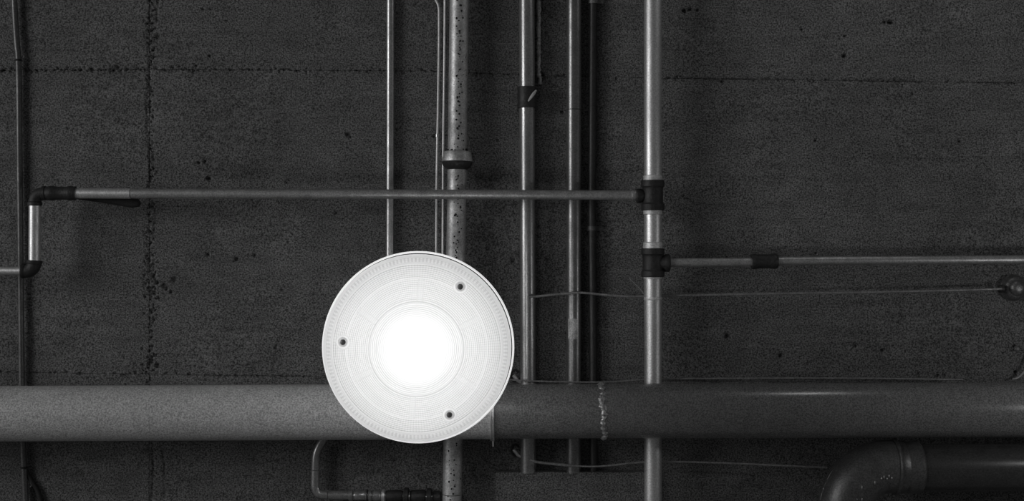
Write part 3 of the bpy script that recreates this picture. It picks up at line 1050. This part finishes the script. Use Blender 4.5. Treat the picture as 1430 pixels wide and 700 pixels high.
lens = lens_mesh()
for (sx, sy) in screws:
    q = math.hypot(sx - 582.3, sy - 486.8)
    base = P(sx, sy, DLMP)
    zz = LC.z - 0.030 * (1 - (q / RL) ** 2)
    c = Vector((base.x, base.y, zz))
    m = MB()
    m.lathe(c + Vector((0, 0, 0.004)), c + Vector((0, 0, -0.0035)), [(0, 7.0 * sP), (0.55, 7.0 * sP), (0.8, 6.4 * sP), (1, 5.0 * sP)], 24)
    bs = m.build('screw_boss', 'lens', lens)
    m = MB()
    m.lathe(c + Vector((0, 0, 0.0)), c + Vector((0, 0, -0.0065)), [(0, 3.9 * sP), (0.8, 3.9 * sP), (1, 2.9 * sP)], 16)
    m.build('screw', 'screw', lens)
# dark gasket groove and rim flange behind the lens
m = MB()
seg = 160
def ring_mesh(prof, seg=160):
    m = MB()
    vs_, fs_ = [], []
    n = len(prof)
    for k in range(seg):
        a = 2 * math.pi * k / seg
        for (r, z) in prof:
            vs_.append(Vector((LC.x + r * math.cos(a), LC.y + r * math.sin(a), LC.z + z)))
    for k in range(seg):
        k2 = (k + 1) % seg
        for j in range(n):
            j2 = (j + 1) % n
            fs_.append([k * n + j, k * n + j2, k2 * n + j2, k2 * n + j])
    return m.add(vs_, fs_)
r0 = RL * sP
ring_mesh([(r0 + 0.0024, 0.040), (r0 + 0.0045, 0.040), (r0 + 0.0045, 0.050), (r0 - 0.004, 0.050), (r0 - 0.004, 0.046), (r0 + 0.0024, 0.046)]).build('gasket', 'iron', lamp)
ring_mesh([(r0 + 0.0045, 0.038), (r0 + 0.0055, 0.036), (r0 + 0.0080, 0.036), (r0 + 0.0092, 0.038), (r0 + 0.0092, 0.060), (r0 - 0.012, 0.060), (r0 - 0.012, 0.0505), (r0 + 0.0045, 0.0505)]).build('rim', 'acrylic', lamp)
# bell reflector, ballast housing, stem and canopy
rf = [(r0 - 0.010, 0.058), (r0 - 0.022, 0.12), (r0 - 0.05, 0.19), (r0 - 0.09, 0.25), (r0 - 0.13, 0.285), (r0 - 0.133, 0.283), (r0 - 0.094, 0.247), (r0 - 0.054, 0.187), (r0 - 0.026, 0.118), (r0 - 0.014, 0.058)]
ring_mesh(rf, 96).build('reflector', 'acrylic', lamp)
def fill_glow_material():
    mt = bpy.data.materials.new('ceiling_fill_glow')
    mt.use_nodes = True
    nt = mt.node_tree
    nt.nodes.clear()
    out = nt.nodes.new('ShaderNodeOutputMaterial')
    em = nt.nodes.new('ShaderNodeEmission'); em.inputs[1].default_value = 8.0
    nt.links.new(em.outputs[0], out.inputs[0])
    return mt
M['collar'] = fill_glow_material()
# added glowing ring, hidden behind the lens, to brighten the nearby ceiling
ring_mesh([(0.098, 0.287), (0.106, 0.287), (0.106, 0.345), (0.098, 0.345)], 64).build('fill_glow_ring', 'collar', lamp)
m = MB()
m.lathe(LC + Vector((0, 0, 0.275)), LC + Vector((0, 0, 0.52)), [(0, 0.02), (0, 0.085), (0.05, 0.092), (0.8, 0.092), (0.93, 0.07), (1, 0.03)], 40)
m.build('ballast_housing', 'housing', lamp)
m = MB()
m.tube([LC + Vector((0, 0, 0.51)), LC + Vector((0, 0, 0.94))], 0.008, 16)
m.build('stem', 'housing', lamp)
m = MB()
m.lathe(LC + Vector((0, 0, 0.915)), LC + Vector((0, 0, 0.952)), [(0, 0.010), (0.3, 0.014), (1, 0.016)], 32)
m.build('canopy', 'housing', lamp)
bulb = bpy.data.lights.new('bulb', 'POINT')
bulb.energy = 0.080
bulb.shadow_soft_size = 0.02
bo = bpy.data.objects.new('bulb', bulb)
C.objects.link(bo)
bo.parent = lamp
bo.location = LC + Vector((0, 0, 0.026)) - world_loc(lamp)
